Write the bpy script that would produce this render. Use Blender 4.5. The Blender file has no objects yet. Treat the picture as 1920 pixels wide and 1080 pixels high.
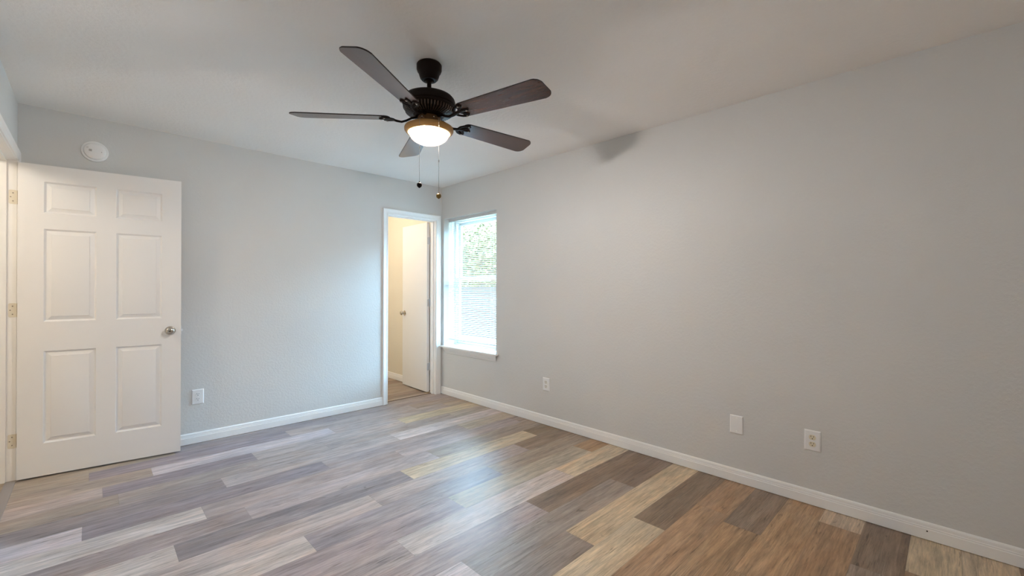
import bpy, bmesh, math, random
from mathutils import Vector, Matrix
random.seed(7)
S = bpy.context.scene
COL = S.collection
R = math.radians

# ------------------------------------------------------------------ camera
CAM_H = 1.24023
YAW, PIT, ROLL = 0.774087, 0.0020927, 0.0020043
cam_d = bpy.data.cameras.new('camera')
cam = bpy.data.objects.new('camera', cam_d)
COL.objects.link(cam)
cam_d.sensor_width = 36.0
cam_d.lens = 36.0 * 805.9 / 1920.0
cam_d.clip_start = 0.02
def _cam_dir(x, y):
    c, s = math.cos(ROLL), math.sin(ROLL)
    x, y = c * x - s * y, s * x + c * y
    fw = math.cos(PIT) - y * math.sin(PIT)
    up = math.sin(PIT) + y * math.cos(PIT)
    return Vector((math.sin(YAW) * fw + math.cos(YAW) * x, math.cos(YAW) * fw - math.sin(YAW) * x, up))
_f = _cam_dir(0, 0)
_r = _cam_dir(1, 0) - _f
_u = _cam_dir(0, 1) - _f
cam.matrix_world = Matrix(((_r.x, _u.x, -_f.x, 0), (_r.y, _u.y, -_f.y, 0), (_r.z, _u.z, -_f.z, CAM_H), (0, 0, 0, 1)))
S.camera = cam

# ------------------------------------------------------------------ exposure
S.view_settings.view_transform = 'Standard'
S.view_settings.look = 'None'
S.view_settings.gamma = 1.0
S.view_settings.use_curve_mapping = False
S.view_settings.exposure = 2.15
S.cycles.use_denoising = True
S.cycles.max_bounces = 14
S.cycles.diffuse_bounces = 8
S.cycles.transparent_max_bounces = 24
S.cycles.sample_clamp_indirect = 10.0

# ------------------------------------------------------------------ sky
SKY_STRENGTH = 14.5
W = bpy.data.worlds.new('world')
S.world = W
W.use_nodes = True
nt = W.node_tree
nt.nodes.clear()
wo = nt.nodes.new('ShaderNodeOutputWorld')
bg = nt.nodes.new('ShaderNodeBackground')
tc = nt.nodes.new('ShaderNodeTexCoord')
sx = nt.nodes.new('ShaderNodeSeparateXYZ')
rp = nt.nodes.new('ShaderNodeValToRGB')
# hazy band at the horizon, brighter open sky above it
for i, (pos, k, c) in enumerate(((0.0, 0.020, (1.0, 1.0, 1.0)), (0.13, 0.024, (0.92, 0.97, 1.0)), (0.34, 0.9, (0.40, 0.71, 1.0)), (1.0, 1.0, (0.34, 0.66, 1.0)))):
    e = rp.color_ramp.elements[i] if i < 2 else rp.color_ramp.elements.new(pos)
    e.position = pos
    e.color = (c[0] * k, c[1] * k, c[2] * k, 1)
nt.links.new(tc.outputs['Generated'], sx.inputs[0])
nt.links.new(sx.outputs['Z'], rp.inputs[0])
nt.links.new(rp.outputs[0], bg.inputs['Color'])
bg.inputs['Strength'].default_value = SKY_STRENGTH
nt.links.new(bg.outputs[0], wo.inputs[0])

# ------------------------------------------------------------------ room numbers
XL, XR, YN, YB, H = -0.347, 2.972, -0.45, 4.233, 2.44      # left, right, near, back wall planes, ceiling
WT = 0.115                                                  # inner wall thickness
WIN_Y0, WIN_Y1, WIN_Z0, WIN_Z1 = 3.274, 4.190, 0.555, 2.062
RW = 0.24                                                   # outer wall thickness
CD_X0, CD_X1, CD_Z = 2.275, 2.885, 2.038                    # closet doorway
ED_Y0, ED_Y1, ED_Z = 3.372, 4.208, 2.058                    # entry doorway

def lamp(name, kind, loc, energy, color, **kw):
    d = bpy.data.lights.new(name, kind)
    d.energy = energy
    d.color = color
    for k, v in kw.items():
        setattr(d, k, v)
    o = bpy.data.objects.new(name, d)
    COL.objects.link(o)
    o.location = loc
    return o
# the window guides sky sampling
p = lamp('window_portal', 'AREA', (XR + RW + 0.02, (WIN_Y0 + WIN_Y1) / 2, (WIN_Z0 + WIN_Z1) / 2), 1.0, (1, 1, 1), shape='RECTANGLE', size=1.55, size_y=0.95)
p.rotation_euler = (0, R(90), 0)
p.data.cycles.is_portal = True
lamp('hall_lamp', 'POINT', (-1.0, 3.2, 2.25), 5.2, (1.0, 0.92, 0.80), shadow_soft_size=0.12)
lamp('closet_lamp', 'POINT', (1.9, 5.0, 2.2), 4.4, (1.0, 0.91, 0.79), shadow_soft_size=0.12)

# ------------------------------------------------------------------ helpers
def obj(name, bm, m, parent=None, smooth=None, loc=None):
    me = bpy.data.meshes.new(name)
    bmesh.ops.recalc_face_normals(bm, faces=bm.faces[:])
    bm.to_mesh(me)
    bm.free()
    if m is not None:
        for mm in (m if isinstance(m, (list, tuple)) else [m]):
            me.materials.append(mm)
    o = bpy.data.objects.new(name, me)
    COL.objects.link(o)
    if parent is not None:
        o.parent = parent
    if loc is not None:
        o.location = loc
    if smooth is not None:
        me.polygons.foreach_set('use_smooth', [True] * len(me.polygons))
        me.set_sharp_from_angle(angle=R(smooth))
    return o

def empty(name, loc=(0, 0, 0), rot=(0, 0, 0)):
    o = bpy.data.objects.new(name, None)
    COL.objects.link(o)
    o.empty_display_size = 0.05
    o.location = loc
    o.rotation_euler = rot
    return o

def tag(o, label, cat, group=None, kind=None):
    o['label'] = label
    o['category'] = cat
    if group:
        o['group'] = group
    if kind:
        o['kind'] = kind
    return o

def copy_tree(o, parent=None):
    c = o.copy()
    COL.objects.link(c)
    if parent is not None:
        c.parent = parent
    for ch in [x for x in COL.objects if x.parent == o]:
        copy_tree(ch, c)
    return c

def box(bm, x0, x1, y0, y1, z0, z1, bev=0.0, seg=2):
    vs = [bm.verts.new((x, y, z)) for z in (z0, z1) for y in (y0, y1) for x in (x0, x1)]
    fs = [bm.faces.new([vs[i] for i in q]) for q in ((0, 2, 3, 1), (4, 5, 7, 6), (0, 1, 5, 4), (2, 6, 7, 3), (0, 4, 6, 2), (1, 3, 7, 5))]
    if bev > 0:
        es = list({e for f in fs for e in f.edges})
        bmesh.ops.bevel(bm, geom=es, offset=bev, segments=seg, affect='EDGES', clamp_overlap=True)
    return bm

def lathe(bm, prof, n=48, c=(0, 0, 0)):
    """prof: list of (r, z); revolved about z through c; r == 0 closes the end."""
    rings = []
    for r, z in prof:
        if r < 1e-6:
            rings.append([bm.verts.new((c[0], c[1], c[2] + z))])
        else:
            rings.append([bm.verts.new((c[0] + r * math.cos(2 * math.pi * i / n), c[1] + r * math.sin(2 * math.pi * i / n), c[2] + z)) for i in range(n)])
    for a, b in zip(rings, rings[1:]):
        for i in range(n):
            j = (i + 1) % n
            if len(a) == 1 and len(b) == 1:
                continue
            if len(a) == 1:
                bm.faces.new((a[0], b[j], b[i]))
            elif len(b) == 1:
                bm.faces.new((a[i], a[j], b[0]))
            else:
                bm.faces.new((a[i], a[j], b[j], b[i]))
    return bm

def tube(bm, pts, rad, n=10, flat=1.0):
    """round (or flattened in the binormal) tube through pts; rad number or list"""
    pts = [Vector(q) for q in pts]
    rad = rad if isinstance(rad, (list, tuple)) else [rad] * len(pts)
    rings = []
    for i, q in enumerate(pts):
        t = (pts[min(i + 1, len(pts) - 1)] - pts[max(i - 1, 0)]).normalized()
        up = Vector((0, 0, 1)) if abs(t.z) < 0.95 else Vector((1, 0, 0))
        s = t.cross(up).normalized()
        v = s.cross(t).normalized()
        rings.append([bm.verts.new(q + s * math.cos(2 * math.pi * k / n) * rad[i] + v * math.sin(2 * math.pi * k / n) * rad[i] * flat) for k in range(n)])
    for a, b in zip(rings, rings[1:]):
        for k in range(n):
            j = (k + 1) % n
            bm.faces.new((a[k], a[j], b[j], b[k]))
    bm.faces.new(rings[0])
    bm.faces.new(rings[-1])
    return bm

def prism(bm, poly, z0, z1, bev=0.0):
    lo = [bm.verts.new((x, y, z0)) for x, y in poly]
    hi = [bm.verts.new((x, y, z1)) for x, y in poly]
    n = len(poly)
    f0 = bm.faces.new(lo)
    f1 = bm.faces.new(hi)
    for i in range(n):
        j = (i + 1) % n
        bm.faces.new((lo[i], lo[j], hi[j], hi[i]))
    if bev > 0:
        bmesh.ops.bevel(bm, geom=list(set(f0.edges) | set(f1.edges)), offset=bev, segments=2, affect='EDGES', clamp_overlap=True)
    return bm

def sweep(bm, rows):
    """rows: equal-length lists of points (cross-sections, closed loops); caps both ends"""
    vr = [[bm.verts.new(q) for q in row] for row in rows]
    n = len(vr[0])
    for a, b in zip(vr, vr[1:]):
        for i in range(n):
            j = (i + 1) % n
            bm.faces.new((a[i], a[j], b[j], b[i]))
    bm.faces.new(vr[0])
    bm.faces.new(vr[-1])
    return bm

def xform(bm, M):
    bmesh.ops.transform(bm, matrix=M, verts=bm.verts[:])
    return bm

# ------------------------------------------------------------------ materials
def mat(name, color=(0.8, 0.8, 0.8), rough=0.5, metal=0.0, spec=0.5):
    m = bpy.data.materials.new(name)
    m.use_nodes = True
    b = m.node_tree.nodes['Principled BSDF']
    b.inputs['Base Color'].default_value = (*color, 1)
    b.inputs['Roughness'].default_value = rough
    b.inputs['Metallic'].default_value = metal
    b.inputs['Specular IOR Level'].default_value = spec
    return m

class N:
    """tiny node-graph writer"""
    def __init__(s, m):
        s.t = m.node_tree
        s.b = s.t.nodes['Principled BSDF']
    def new(s, kind, **kw):
        n = s.t.nodes.new(kind)
        for k, v in kw.items():
            setattr(n, k, v)
        return n
    def link(s, a, b):
        s.t.links.new(a, b)
    def math(s, op, a, b=None, clamp=False):
        n = s.new('ShaderNodeMath', operation=op, use_clamp=clamp)
        for i, v in enumerate((a, b)):
            if v is None:
                continue
            if isinstance(v, (int, float)):
                n.inputs[i].default_value = v
            else:
                s.link(v, n.inputs[i])
        return n.outputs[0]
    def coord(s, scale=(1, 1, 1), src=None):
        mp = s.new('ShaderNodeMapping')
        mp.inputs['Scale'].default_value = scale
        if src is None:
            src = s.new('ShaderNodeTexCoord').outputs['Object']
        s.link(src, mp.inputs['Vector'])
        return mp.outputs[0]
    def noise(s, vec, scale=1.0, detail=3.0, rough=0.5, dist=0.0):
        n = s.new('ShaderNodeTexNoise')
        n.inputs['Scale'].default_value = scale
        n.inputs['Detail'].default_value = detail
        n.inputs['Roughness'].default_value = rough
        n.inputs['Distortion'].default_value = dist
        s.link(vec, n.inputs['Vector'])
        return n.outputs['Fac']
    def remap(s, v, a, b, c=0.0, d=1.0):
        n = s.new('ShaderNodeMapRange')
        n.inputs[1].default_value, n.inputs[2].default_value = a, b
        n.inputs[3].default_value, n.inputs[4].default_value = c, d
        s.link(v, n.inputs[0])
        return n.outputs[0]
    def mix(s, fac, a, b, blend='MIX'):
        n = s.new('ShaderNodeMix', data_type='RGBA', blend_type=blend)
        for i, v in ((0, fac), (6, a), (7, b)):
            if isinstance(v, (int, float)):
                n.inputs[i].default_value = v
            elif isinstance(v, tuple):
                n.inputs[i].default_value = (*v, 1)
            else:
                s.link(v, n.inputs[i])
        return n.outputs[2]
    def bump(s, h, strength, dist):
        n = s.new('ShaderNodeBump')
        n.inputs['Strength'].default_value = strength
        n.inputs['Distance'].default_value = dist
        s.link(h, n.inputs['Height'])
        s.link(n.outputs[0], s.b.inputs['Normal'])

def plaster(name, color, bump=0.11, scale=60.0, dist=0.004):
    m = mat(name, color, 0.75, spec=0.25)
    n = N(m)
    v = n.coord()
    a = n.noise(v, scale, 3.0, 0.55)
    a = n.remap(a, 0.42, 0.62)
    c = n.noise(v, scale * 3.2, 2.0)
    h = n.math('ADD', a, n.math('MULTIPLY', c, 0.35))
    n.bump(h, bump, dist)
    big = n.noise(v, 1.7, 3.0)
    k = n.remap(big, 0.3, 0.7, 0.985, 1.015)
    cc = n.new('ShaderNodeVectorMath', operation='SCALE')
    cc.inputs[0].default_value = color
    n.link(k, cc.inputs['Scale'])
    n.link(cc.outputs[0], n.b.inputs['Base Color'])
    return m

def paint(name, color, rough=0.4):
    m = mat(name, color, rough, spec=0.4)
    n = N(m)
    v = n.coord((1, 1, 1))
    n.bump(n.noise(v, 260.0, 2.0), 0.05, 0.001)
    return m

M_WALL = plaster('grey_wall_paint', (0.67, 0.662, 0.645))
M_CEIL = plaster('ceiling_paint', (0.88, 0.84, 0.80), 0.2, 45.0)
M_HALL = plaster('cream_hall_paint', (0.80, 0.74, 0.62))
M_TRIM = paint('white_trim_paint', (0.875, 0.865, 0.85))
M_DOOR = paint('white_door_paint', (0.835, 0.825, 0.815), 0.38)
M_PLASTIC = mat('white_plastic', (0.86, 0.85, 0.84), 0.35)
M_IVORY = mat('ivory_plastic', (0.76, 0.68, 0.52), 0.4)
M_SLOT = mat('dark_slot', (0.03, 0.025, 0.02), 0.6)
M_NICKEL = mat('satin_nickel', (0.55, 0.51, 0.45), 0.22, 1.0)
M_HINGE = mat('painted_hinge', (0.74, 0.68, 0.56), 0.45)
M_STEEL = mat('hinge_steel', (0.60, 0.62, 0.66), 0.35, 0.9)
M_BRONZE = mat('dark_bronze', (0.010, 0.0045, 0.0027), 0.5, 0.0, 0.14)
M_VENT = mat('bronze_vent', (0.075, 0.050, 0.035), 0.4, 0.3)
M_NECK = mat('glow_tinted_neck', (0.16, 0.085, 0.035), 0.45, 0.2, 0.4)  # bronze with the lamp's glow put into its base colour
M_CHAIN = mat('chain_metal', (0.35, 0.30, 0.24), 0.35, 0.9)
M_BALL_DARK = mat('dark_ball', (0.008, 0.006, 0.005), 0.6, spec=0.15)
M_BALL_BRASS = mat('antique_brass_ball', (0.22, 0.14, 0.04), 0.35, 0.8)
M_VINYL = mat('white_vinyl', (0.62, 0.62, 0.62), 0.4)

def blade_mat():
    m = mat('dark_walnut_blade', (0.05, 0.025, 0.018), 0.27, spec=0.5)
    n = N(m)
    n.b.inputs['IOR'].default_value = 1.65
    v = n.coord((3.0, 26.0, 3.0))
    a = n.remap(n.noise(v, 2.0, 5.0, 0.6, 0.6), 0.3, 0.7)
    c = n.mix(a, (0.018, 0.007, 0.005), (0.085, 0.038, 0.026))
    v2 = n.coord((5.0, 9.0, 5.0))
    b = n.remap(n.noise(v2, 2.5, 3.0), 0.35, 0.7)
    c = n.mix(n.math('MULTIPLY', b, 0.6), c, (0.060, 0.031, 0.026))
    n.link(c, n.b.inputs['Base Color'])
    return m
M_BLADE = blade_mat()
M_EDGE = mat('blade_edge', (0.015, 0.009, 0.007), 0.5)

def bowl_mat():
    m = mat('lit_frosted_glass', (0.04, 0.035, 0.03), 0.5, spec=0.1)
    n = N(m)
    t = n.t
    o = [k for k in t.nodes if k.type == 'OUTPUT_MATERIAL'][0]
    lw = n.new('ShaderNodeLayerWeight')
    lw.inputs['Blend'].default_value = 0.5
    f = n.remap(lw.outputs['Facing'], 0.12, 0.85)
    n.link(n.mix(f, (1.0, 0.86, 0.60), (1.0, 0.72, 0.38)), n.b.inputs['Emission Color'])
    n.link(n.remap(f, 0, 1, 0.85, 0.15), n.b.inputs['Emission Strength'])
    tr = n.new('ShaderNodeBsdfTransparent')
    mx = n.new('ShaderNodeMixShader')
    mx.inputs[0].default_value = 0.5
    n.link(n.b.outputs[0], mx.inputs[1])
    n.link(tr.outputs[0], mx.inputs[2])
    n.link(mx.outputs[0], o.inputs[0])
    return m
M_BOWL = bowl_mat()

def glass_mat():
    m = bpy.data.materials.new('window_glass')
    m.use_nodes = True
    t = m.node_tree
    t.nodes.clear()
    o = t.nodes.new('ShaderNodeOutputMaterial')
    mx = t.nodes.new('ShaderNodeMixShader')
    tr = t.nodes.new('ShaderNodeBsdfTransparent')
    gl = t.nodes.new('ShaderNodeBsdfGlossy')
    gl.inputs['Roughness'].default_value = 0.0
    lw = t.nodes.new('ShaderNodeLayerWeight')
    lw.inputs['Blend'].default_value = 0.5
    pw = t.nodes.new('ShaderNodeMath')
    pw.operation = 'POWER'
    pw.inputs[1].default_value = 4.0
    t.links.new(lw.outputs['Facing'], pw.inputs[0])
    fr = t.nodes.new('ShaderNodeMath')
    fr.operation = 'MULTIPLY_ADD'
    fr.inputs[1].default_value = 0.6
    fr.inputs[2].default_value = 0.03
    t.links.new(pw.outputs[0], fr.inputs[0])
    tr.inputs['Color'].default_value = (0.96, 0.98, 0.98, 1)
    t.links.new(fr.outputs[0], mx.inputs[0])
    t.links.new(tr.outputs[0], mx.inputs[1])
    t.links.new(gl.outputs[0], mx.inputs[2])
    t.links.new(mx.outputs[0], o.inputs[0])
    return m
M_GLASS = glass_mat()

def slat_mat():
    m = mat('translucent_slat', (0.64, 0.64, 0.64), 0.45)
    n = N(m)
    t = n.t
    o = [k for k in t.nodes if k.type == 'OUTPUT_MATERIAL'][0]
    tl = n.new('ShaderNodeBsdfTranslucent')
    tl.inputs['Color'].default_value = (0.80, 0.82, 0.84, 1)
    mx = n.new('ShaderNodeMixShader')
    mx.inputs[0].default_value = 0.06
    n.link(n.b.outputs[0], mx.inputs[1])
    n.link(tl.outputs[0], mx.inputs[2])
    n.link(mx.outputs[0], o.inputs[0])
    return m
M_SLAT = slat_mat()

def floor_mat(name, tint=(1, 1, 1)):
    m = mat(name, (0.4, 0.3, 0.2), 0.36, spec=0.6)
    n = N(m)
    at = n.new('ShaderNodeAttribute', attribute_name='plank_col')
    ai = n.new('ShaderNodeAttribute', attribute_name='plank_id')
    pos = n.new('ShaderNodeTexCoord').outputs['Object']
    off = n.new('ShaderNodeCombineXYZ')
    n.link(n.math('MULTIPLY', ai.outputs['Fac'], 3.71), off.inputs[0])
    n.link(n.math('MULTIPLY', ai.outputs['Fac'], 1.37), off.inputs[1])
    n.link(n.math('MULTIPLY', ai.outputs['Fac'], 0.61), off.inputs[2])
    ad = n.new('ShaderNodeVectorMath', operation='ADD')
    n.link(pos, ad.inputs[0])
    n.link(off.outputs[0], ad.inputs[1])
    v = ad.outputs[0]
    streak = n.remap(n.noise(n.coord((1.6, 22.0, 1.0), v), 1.5, 6.0, 0.65, 0.6), 0.28, 0.72)
    fine = n.remap(n.noise(n.coord((6.0, 95.0, 1.0), v), 1.5, 6.0, 0.75, 0.3), 0.30, 0.70)
    broad = n.remap(n.noise(n.coord((1.9, 6.5, 1.0), v), 1.6, 4.0, 0.55, 0.4), 0.3, 0.7)
    k = n.math('ADD', n.remap(streak, 0, 1, 0.66, 1.28), n.remap(fine, 0, 1, -0.32, 0.32))
    k = n.math('MULTIPLY', k, n.remap(n.noise(n.coord((2.6, 9.0, 1.0), v), 1.1, 3.0, 0.6, 0.5), 0.3, 0.7, 0.84, 1.14))
    col = n.new('ShaderNodeVectorMath', operation='SCALE')
    n.link(at.outputs['Color'], col.inputs[0])
    n.link(k, col.inputs['Scale'])
    # warm and grey drift inside a plank
    c = n.mix(n.remap(broad, 0.45, 1.0, 0.0, 0.42), col.outputs[0], n.mix(1.0, col.outputs[0], (1.04, 0.86, 0.70), 'MULTIPLY'))
    c = n.mix(n.remap(broad, 0.0, 0.4, 0.5, 0.0), c, n.mix(1.0, c, (0.84, 0.87, 0.93), 'MULTIPLY'))
    # dark flecks and pale cerused lines along the grain
    fl = n.remap(n.noise(n.coord((5.0, 70.0, 1.0), v), 1.5, 3.0, 0.6, 0.4), 0.57, 0.67)
    fm = n.remap(n.noise(n.coord((1.2, 9.0, 1.0), v), 1.7, 2.0), 0.40, 0.62)
    c = n.mix(n.math('MULTIPLY', n.math('MULTIPLY', fl, fm), 0.9), c, n.mix(1.0, c, (0.40, 0.36, 0.34), 'MULTIPLY'))
    kn = n.remap(n.noise(n.coord((6.0, 18.0, 1.0), v), 1.4, 2.0, 0.5, 0.8), 0.70, 0.80)
    c = n.mix(n.math('MULTIPLY', kn, 0.65), c, (0.07, 0.05, 0.04))
    wv = n.new('ShaderNodeTexWave', wave_type='RINGS')
    wv.inputs['Scale'].default_value = 5.0
    wv.inputs['Distortion'].default_value = 5.0
    wv.inputs['Detail'].default_value = 3.0
    wv.inputs['Detail Scale'].default_value = 1.2
    n.link(n.coord((0.9, 9.0, 1.0), v), wv.inputs['Vector'])
    ce = n.remap(wv.outputs['Fac'], 0.86, 0.99)
    cm = n.remap(n.noise(n.coord((1.1, 7.0, 1.0), v), 1.9, 2.0), 0.50, 0.62)
    c = n.mix(n.math('MULTIPLY', n.math('MULTIPLY', ce, cm), 0.55), c, (0.52, 0.44, 0.36))
    # seams
    uv = n.new('ShaderNodeUVMap', uv_map='plank')
    sp = n.new('ShaderNodeSeparateXYZ')
    n.link(uv.outputs[0], sp.inputs[0])
    seam = n.math('MAXIMUM', n.math('LESS_THAN', sp.outputs[0], 0.0012), n.math('LESS_THAN', sp.outputs[1], 0.0012))
    c = n.mix(n.math('MULTIPLY', seam, 0.45), c, (0.05, 0.04, 0.03))
    c = n.mix(1.0, c, tint, 'MULTIPLY')
    n.link(c, n.b.inputs['Base Color'])
    n.link(n.remap(fine, 0, 1, 0.41, 0.51), n.b.inputs['Roughness'])
    n.bump(n.math('ADD', streak, fine), 0.06, 0.002)
    return m
M_FLOOR = floor_mat('vinyl_plank')

# ------------------------------------------------------------------ floor, laid plank by plank
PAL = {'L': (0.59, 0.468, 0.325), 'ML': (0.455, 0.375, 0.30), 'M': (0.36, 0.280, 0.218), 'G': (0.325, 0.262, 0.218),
       'D': (0.262, 0.186, 0.130), 'B': (0.43, 0.272, 0.158), 'W': (0.575, 0.490, 0.470), 'P': (0.450, 0.366, 0.350), 'V': (0.372, 0.296, 0.284), 'U': (0.296, 0.242, 0.246)}  # W, P, V, U: cool window light put into the plank colours
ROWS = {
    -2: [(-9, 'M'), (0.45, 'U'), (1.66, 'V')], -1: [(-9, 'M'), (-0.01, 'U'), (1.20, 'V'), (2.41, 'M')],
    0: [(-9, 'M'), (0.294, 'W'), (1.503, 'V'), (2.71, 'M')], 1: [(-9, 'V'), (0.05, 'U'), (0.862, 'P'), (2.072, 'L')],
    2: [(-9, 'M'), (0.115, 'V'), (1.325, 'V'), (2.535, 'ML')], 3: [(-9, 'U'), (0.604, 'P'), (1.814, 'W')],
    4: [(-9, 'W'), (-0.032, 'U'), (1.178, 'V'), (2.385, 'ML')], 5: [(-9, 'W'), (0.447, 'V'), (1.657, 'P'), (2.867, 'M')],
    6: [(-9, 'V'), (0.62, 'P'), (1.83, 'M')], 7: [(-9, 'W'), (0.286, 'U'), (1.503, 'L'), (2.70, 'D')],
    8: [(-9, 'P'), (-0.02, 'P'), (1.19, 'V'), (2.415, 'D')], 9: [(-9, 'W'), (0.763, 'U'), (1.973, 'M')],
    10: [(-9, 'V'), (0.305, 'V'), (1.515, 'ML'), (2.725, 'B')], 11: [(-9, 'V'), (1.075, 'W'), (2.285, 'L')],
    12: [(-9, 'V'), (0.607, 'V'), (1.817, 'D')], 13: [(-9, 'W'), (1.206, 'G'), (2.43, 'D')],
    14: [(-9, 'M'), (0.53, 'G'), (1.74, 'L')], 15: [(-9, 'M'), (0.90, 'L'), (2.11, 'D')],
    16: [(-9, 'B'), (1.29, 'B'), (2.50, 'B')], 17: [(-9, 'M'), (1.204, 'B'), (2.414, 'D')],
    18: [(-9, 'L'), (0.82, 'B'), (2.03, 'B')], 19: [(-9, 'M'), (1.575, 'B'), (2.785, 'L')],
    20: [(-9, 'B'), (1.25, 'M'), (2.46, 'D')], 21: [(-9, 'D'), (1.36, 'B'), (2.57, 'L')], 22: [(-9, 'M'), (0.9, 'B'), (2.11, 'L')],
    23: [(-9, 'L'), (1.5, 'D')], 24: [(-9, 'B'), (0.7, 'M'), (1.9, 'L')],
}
def plank_floor(name, x0, x1, y0, y1, rows, m, rnd):
    me = bpy.data.meshes.new(name)
    vs, fs, cols, ids, uvs = [], [], [], [], []
    k0 = math.floor((3.865 - y1) / 0.1772) - 1
    k1 = math.ceil((3.865 - y0) / 0.1772) + 1
    for k in range(k0, k1 + 1):
        yt, yb = 3.865 - 0.1772 * k, 3.865 - 0.1772 * (k + 1)
        a, b = max(yb, y0), min(yt, y1)
        if b - a < 1e-4:
            continue
        if k in rows:
            js = rows[k]
        else:
            s = rnd.uniform(-1.2, 0.0) + math.floor(x0)
            js = [(s + 1.21 * i, rnd.choice(['L', 'ML', 'M', 'M', 'G', 'D'])) for i in range(6)]
        for i, (js0, t) in enumerate(js):
            p0, p1 = max(js0, x0), min(js[i + 1][0] if i + 1 < len(js) else 99, x1)
            if p1 - p0 < 1e-4:
                continue
            n = len(vs)
            vs += [(p0, a, 0), (p1, a, 0), (p1, b, 0), (p0, b, 0)]
            fs.append((n, n + 1, n + 2, n + 3))
            c = PAL[t]
            j = rnd.uniform(0.93, 1.07)
            cols.append((c[0] * j, c[1] * j * rnd.uniform(0.98, 1.02), c[2] * j * rnd.uniform(0.95, 1.05), 1))
            ids.append(rnd.uniform(0, 50))
            uvs += [(p0 - js0, a - yb), (p1 - js0, a - yb), (p1 - js0, b - yb), (p0 - js0, b - yb)]
    me.from_pydata(vs, [], fs)
    me.attributes.new('plank_col', 'FLOAT_COLOR', 'FACE')
    me.attributes.new('plank_id', 'FLOAT', 'FACE')
    me.attributes['plank_col'].data.foreach_set('color', [v for c in cols for v in c])
    me.attributes['plank_id'].data.foreach_set('value', ids)
    ul = me.uv_layers.new(name='plank')
    for i, q in enumerate(uvs):
        ul.data[i].uv = q
    me.materials.append(m)
    o = bpy.data.objects.new(name, me)
    COL.objects.link(o)
    return o
_rnd = random.Random(11)
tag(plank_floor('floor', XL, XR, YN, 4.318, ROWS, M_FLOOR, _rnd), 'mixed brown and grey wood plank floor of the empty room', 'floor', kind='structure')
tag(plank_floor('floor_closet', 1.5, XR, 4.318, 6.3, {}, floor_mat('closet_plank'), _rnd), 'wood plank floor beyond the narrow doorway', 'floor', kind='structure')
tag(plank_floor('floor_hall', -1.6, XL, 1.8, 5.4, {}, floor_mat('hall_plank'), _rnd), 'wood plank floor seen through the left doorway', 'floor', kind='structure')
bm = bmesh.new(); box(bm, XL - 0.045, XL + 0.002, ED_Y0, ED_Y1, -0.002, 0.004, 0.001)
tag(obj('trim_threshold', bm, mat('grey_threshold', (0.28, 0.24, 0.22), 0.4)), 'thin grey threshold strip on the floor of the left doorway', 'threshold', kind='structure')
bm = bmesh.new(); box(bm, CD_X0, CD_X1, 4.308, 4.332, -0.002, 0.004, 0.001)
tag(obj('trim_transition', bm, mat('brown_transition', (0.16, 0.11, 0.08), 0.45)), 'thin brown transition strip on the floor of the narrow doorway', 'threshold', kind='structure')

# ------------------------------------------------------------------ walls and ceiling
def wall_with_hole(name, axis, t0, t1, a0, a1, z0, z1, h, m):
    """axis 'x': wall normal along x, thickness t0..t1, spanning a (=y); h = (a0,a1,z0,z1) or None. One mesh."""
    bm = bmesh.new()
    A = sorted({a0, a1} | ({h[0], h[1]} if h else set()))
    Z = sorted({z0, z1} | ({h[2], h[3]} if h else set()))
    def solid(i, j):
        if i < 0 or j < 0 or i >= len(A) - 1 or j >= len(Z) - 1:
            return False
        if not h:
            return True
        return not (A[i] >= h[0] - 1e-6 and A[i + 1] <= h[1] + 1e-6 and Z[j] >= h[2] - 1e-6 and Z[j + 1] <= h[3] + 1e-6)
    cache = {}
    def V(t, a, z):
        k = (round(t, 5), round(a, 5), round(z, 5))
        if k not in cache:
            cache[k] = bm.verts.new((t, a, z) if axis == 'x' else (a, t, z))
        return cache[k]
    for i in range(len(A) - 1):
        for j in range(len(Z) - 1):
            if not solid(i, j):
                continue
            for t in (t0, t1):
                bm.faces.new((V(t, A[i], Z[j]), V(t, A[i + 1], Z[j]), V(t, A[i + 1], Z[j + 1]), V(t, A[i], Z[j + 1])))
            for di, dj, e in ((-1, 0, ((A[i], Z[j]), (A[i], Z[j + 1]))), (1, 0, ((A[i + 1], Z[j]), (A[i + 1], Z[j + 1]))),
                              (0, -1, ((A[i], Z[j]), (A[i + 1], Z[j]))), (0, 1, ((A[i], Z[j + 1]), (A[i + 1], Z[j + 1])))):
                if not solid(i + di, j + dj):
                    (p, q), (r, s) = e
                    bm.faces.new((V(t0, p, q), V(t1, p, q), V(t1, r, s), V(t0, r, s)))
    return obj(name, bm, m)
def st(o, label, cat='wall'):
    return tag(o, label, cat, kind='structure')
JT = 0.018   # jamb thickness
st(wall_with_hole('wall_back', 'y', YB, YB + WT, XL - WT, XR, 0, H, (CD_X0 - JT, CD_X1 + JT, 0, CD_Z + JT), M_WALL), 'pale grey back wall with the narrow doorway at its right end')
st(wall_with_hole('wall_right', 'x', XR, XR + RW, YN - WT, 6.3, 0, H, (WIN_Y0, WIN_Y1, WIN_Z0, WIN_Z1), M_WALL), 'long pale grey right wall with a window near the far corner')
st(wall_with_hole('wall_left', 'x', XL - WT, XL, YN - WT, YB, 0, H, (ED_Y0 - JT, ED_Y1 + JT, 0, ED_Z + JT), M_WALL), 'pale grey left wall above the open panelled door')
st(wall_with_hole('wall_near', 'y', YN - WT, YN, XL, XR, 0, H, None, M_WALL), 'pale grey wall behind the viewpoint')
bm = bmesh.new(); box(bm, -1.75, XR + RW, YN - WT, 6.4, H, H + 0.1)
st(obj('ceiling', bm, M_CEIL), 'pale textured ceiling the dark fan hangs from', 'ceiling')
bm = bmesh.new(); box(bm, 1.4, 1.5, YB + WT, 6.3, 0, H)
st(obj('wall_closet_left', bm, M_HALL), 'cream side wall of the little room beyond the narrow doorway')
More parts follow.
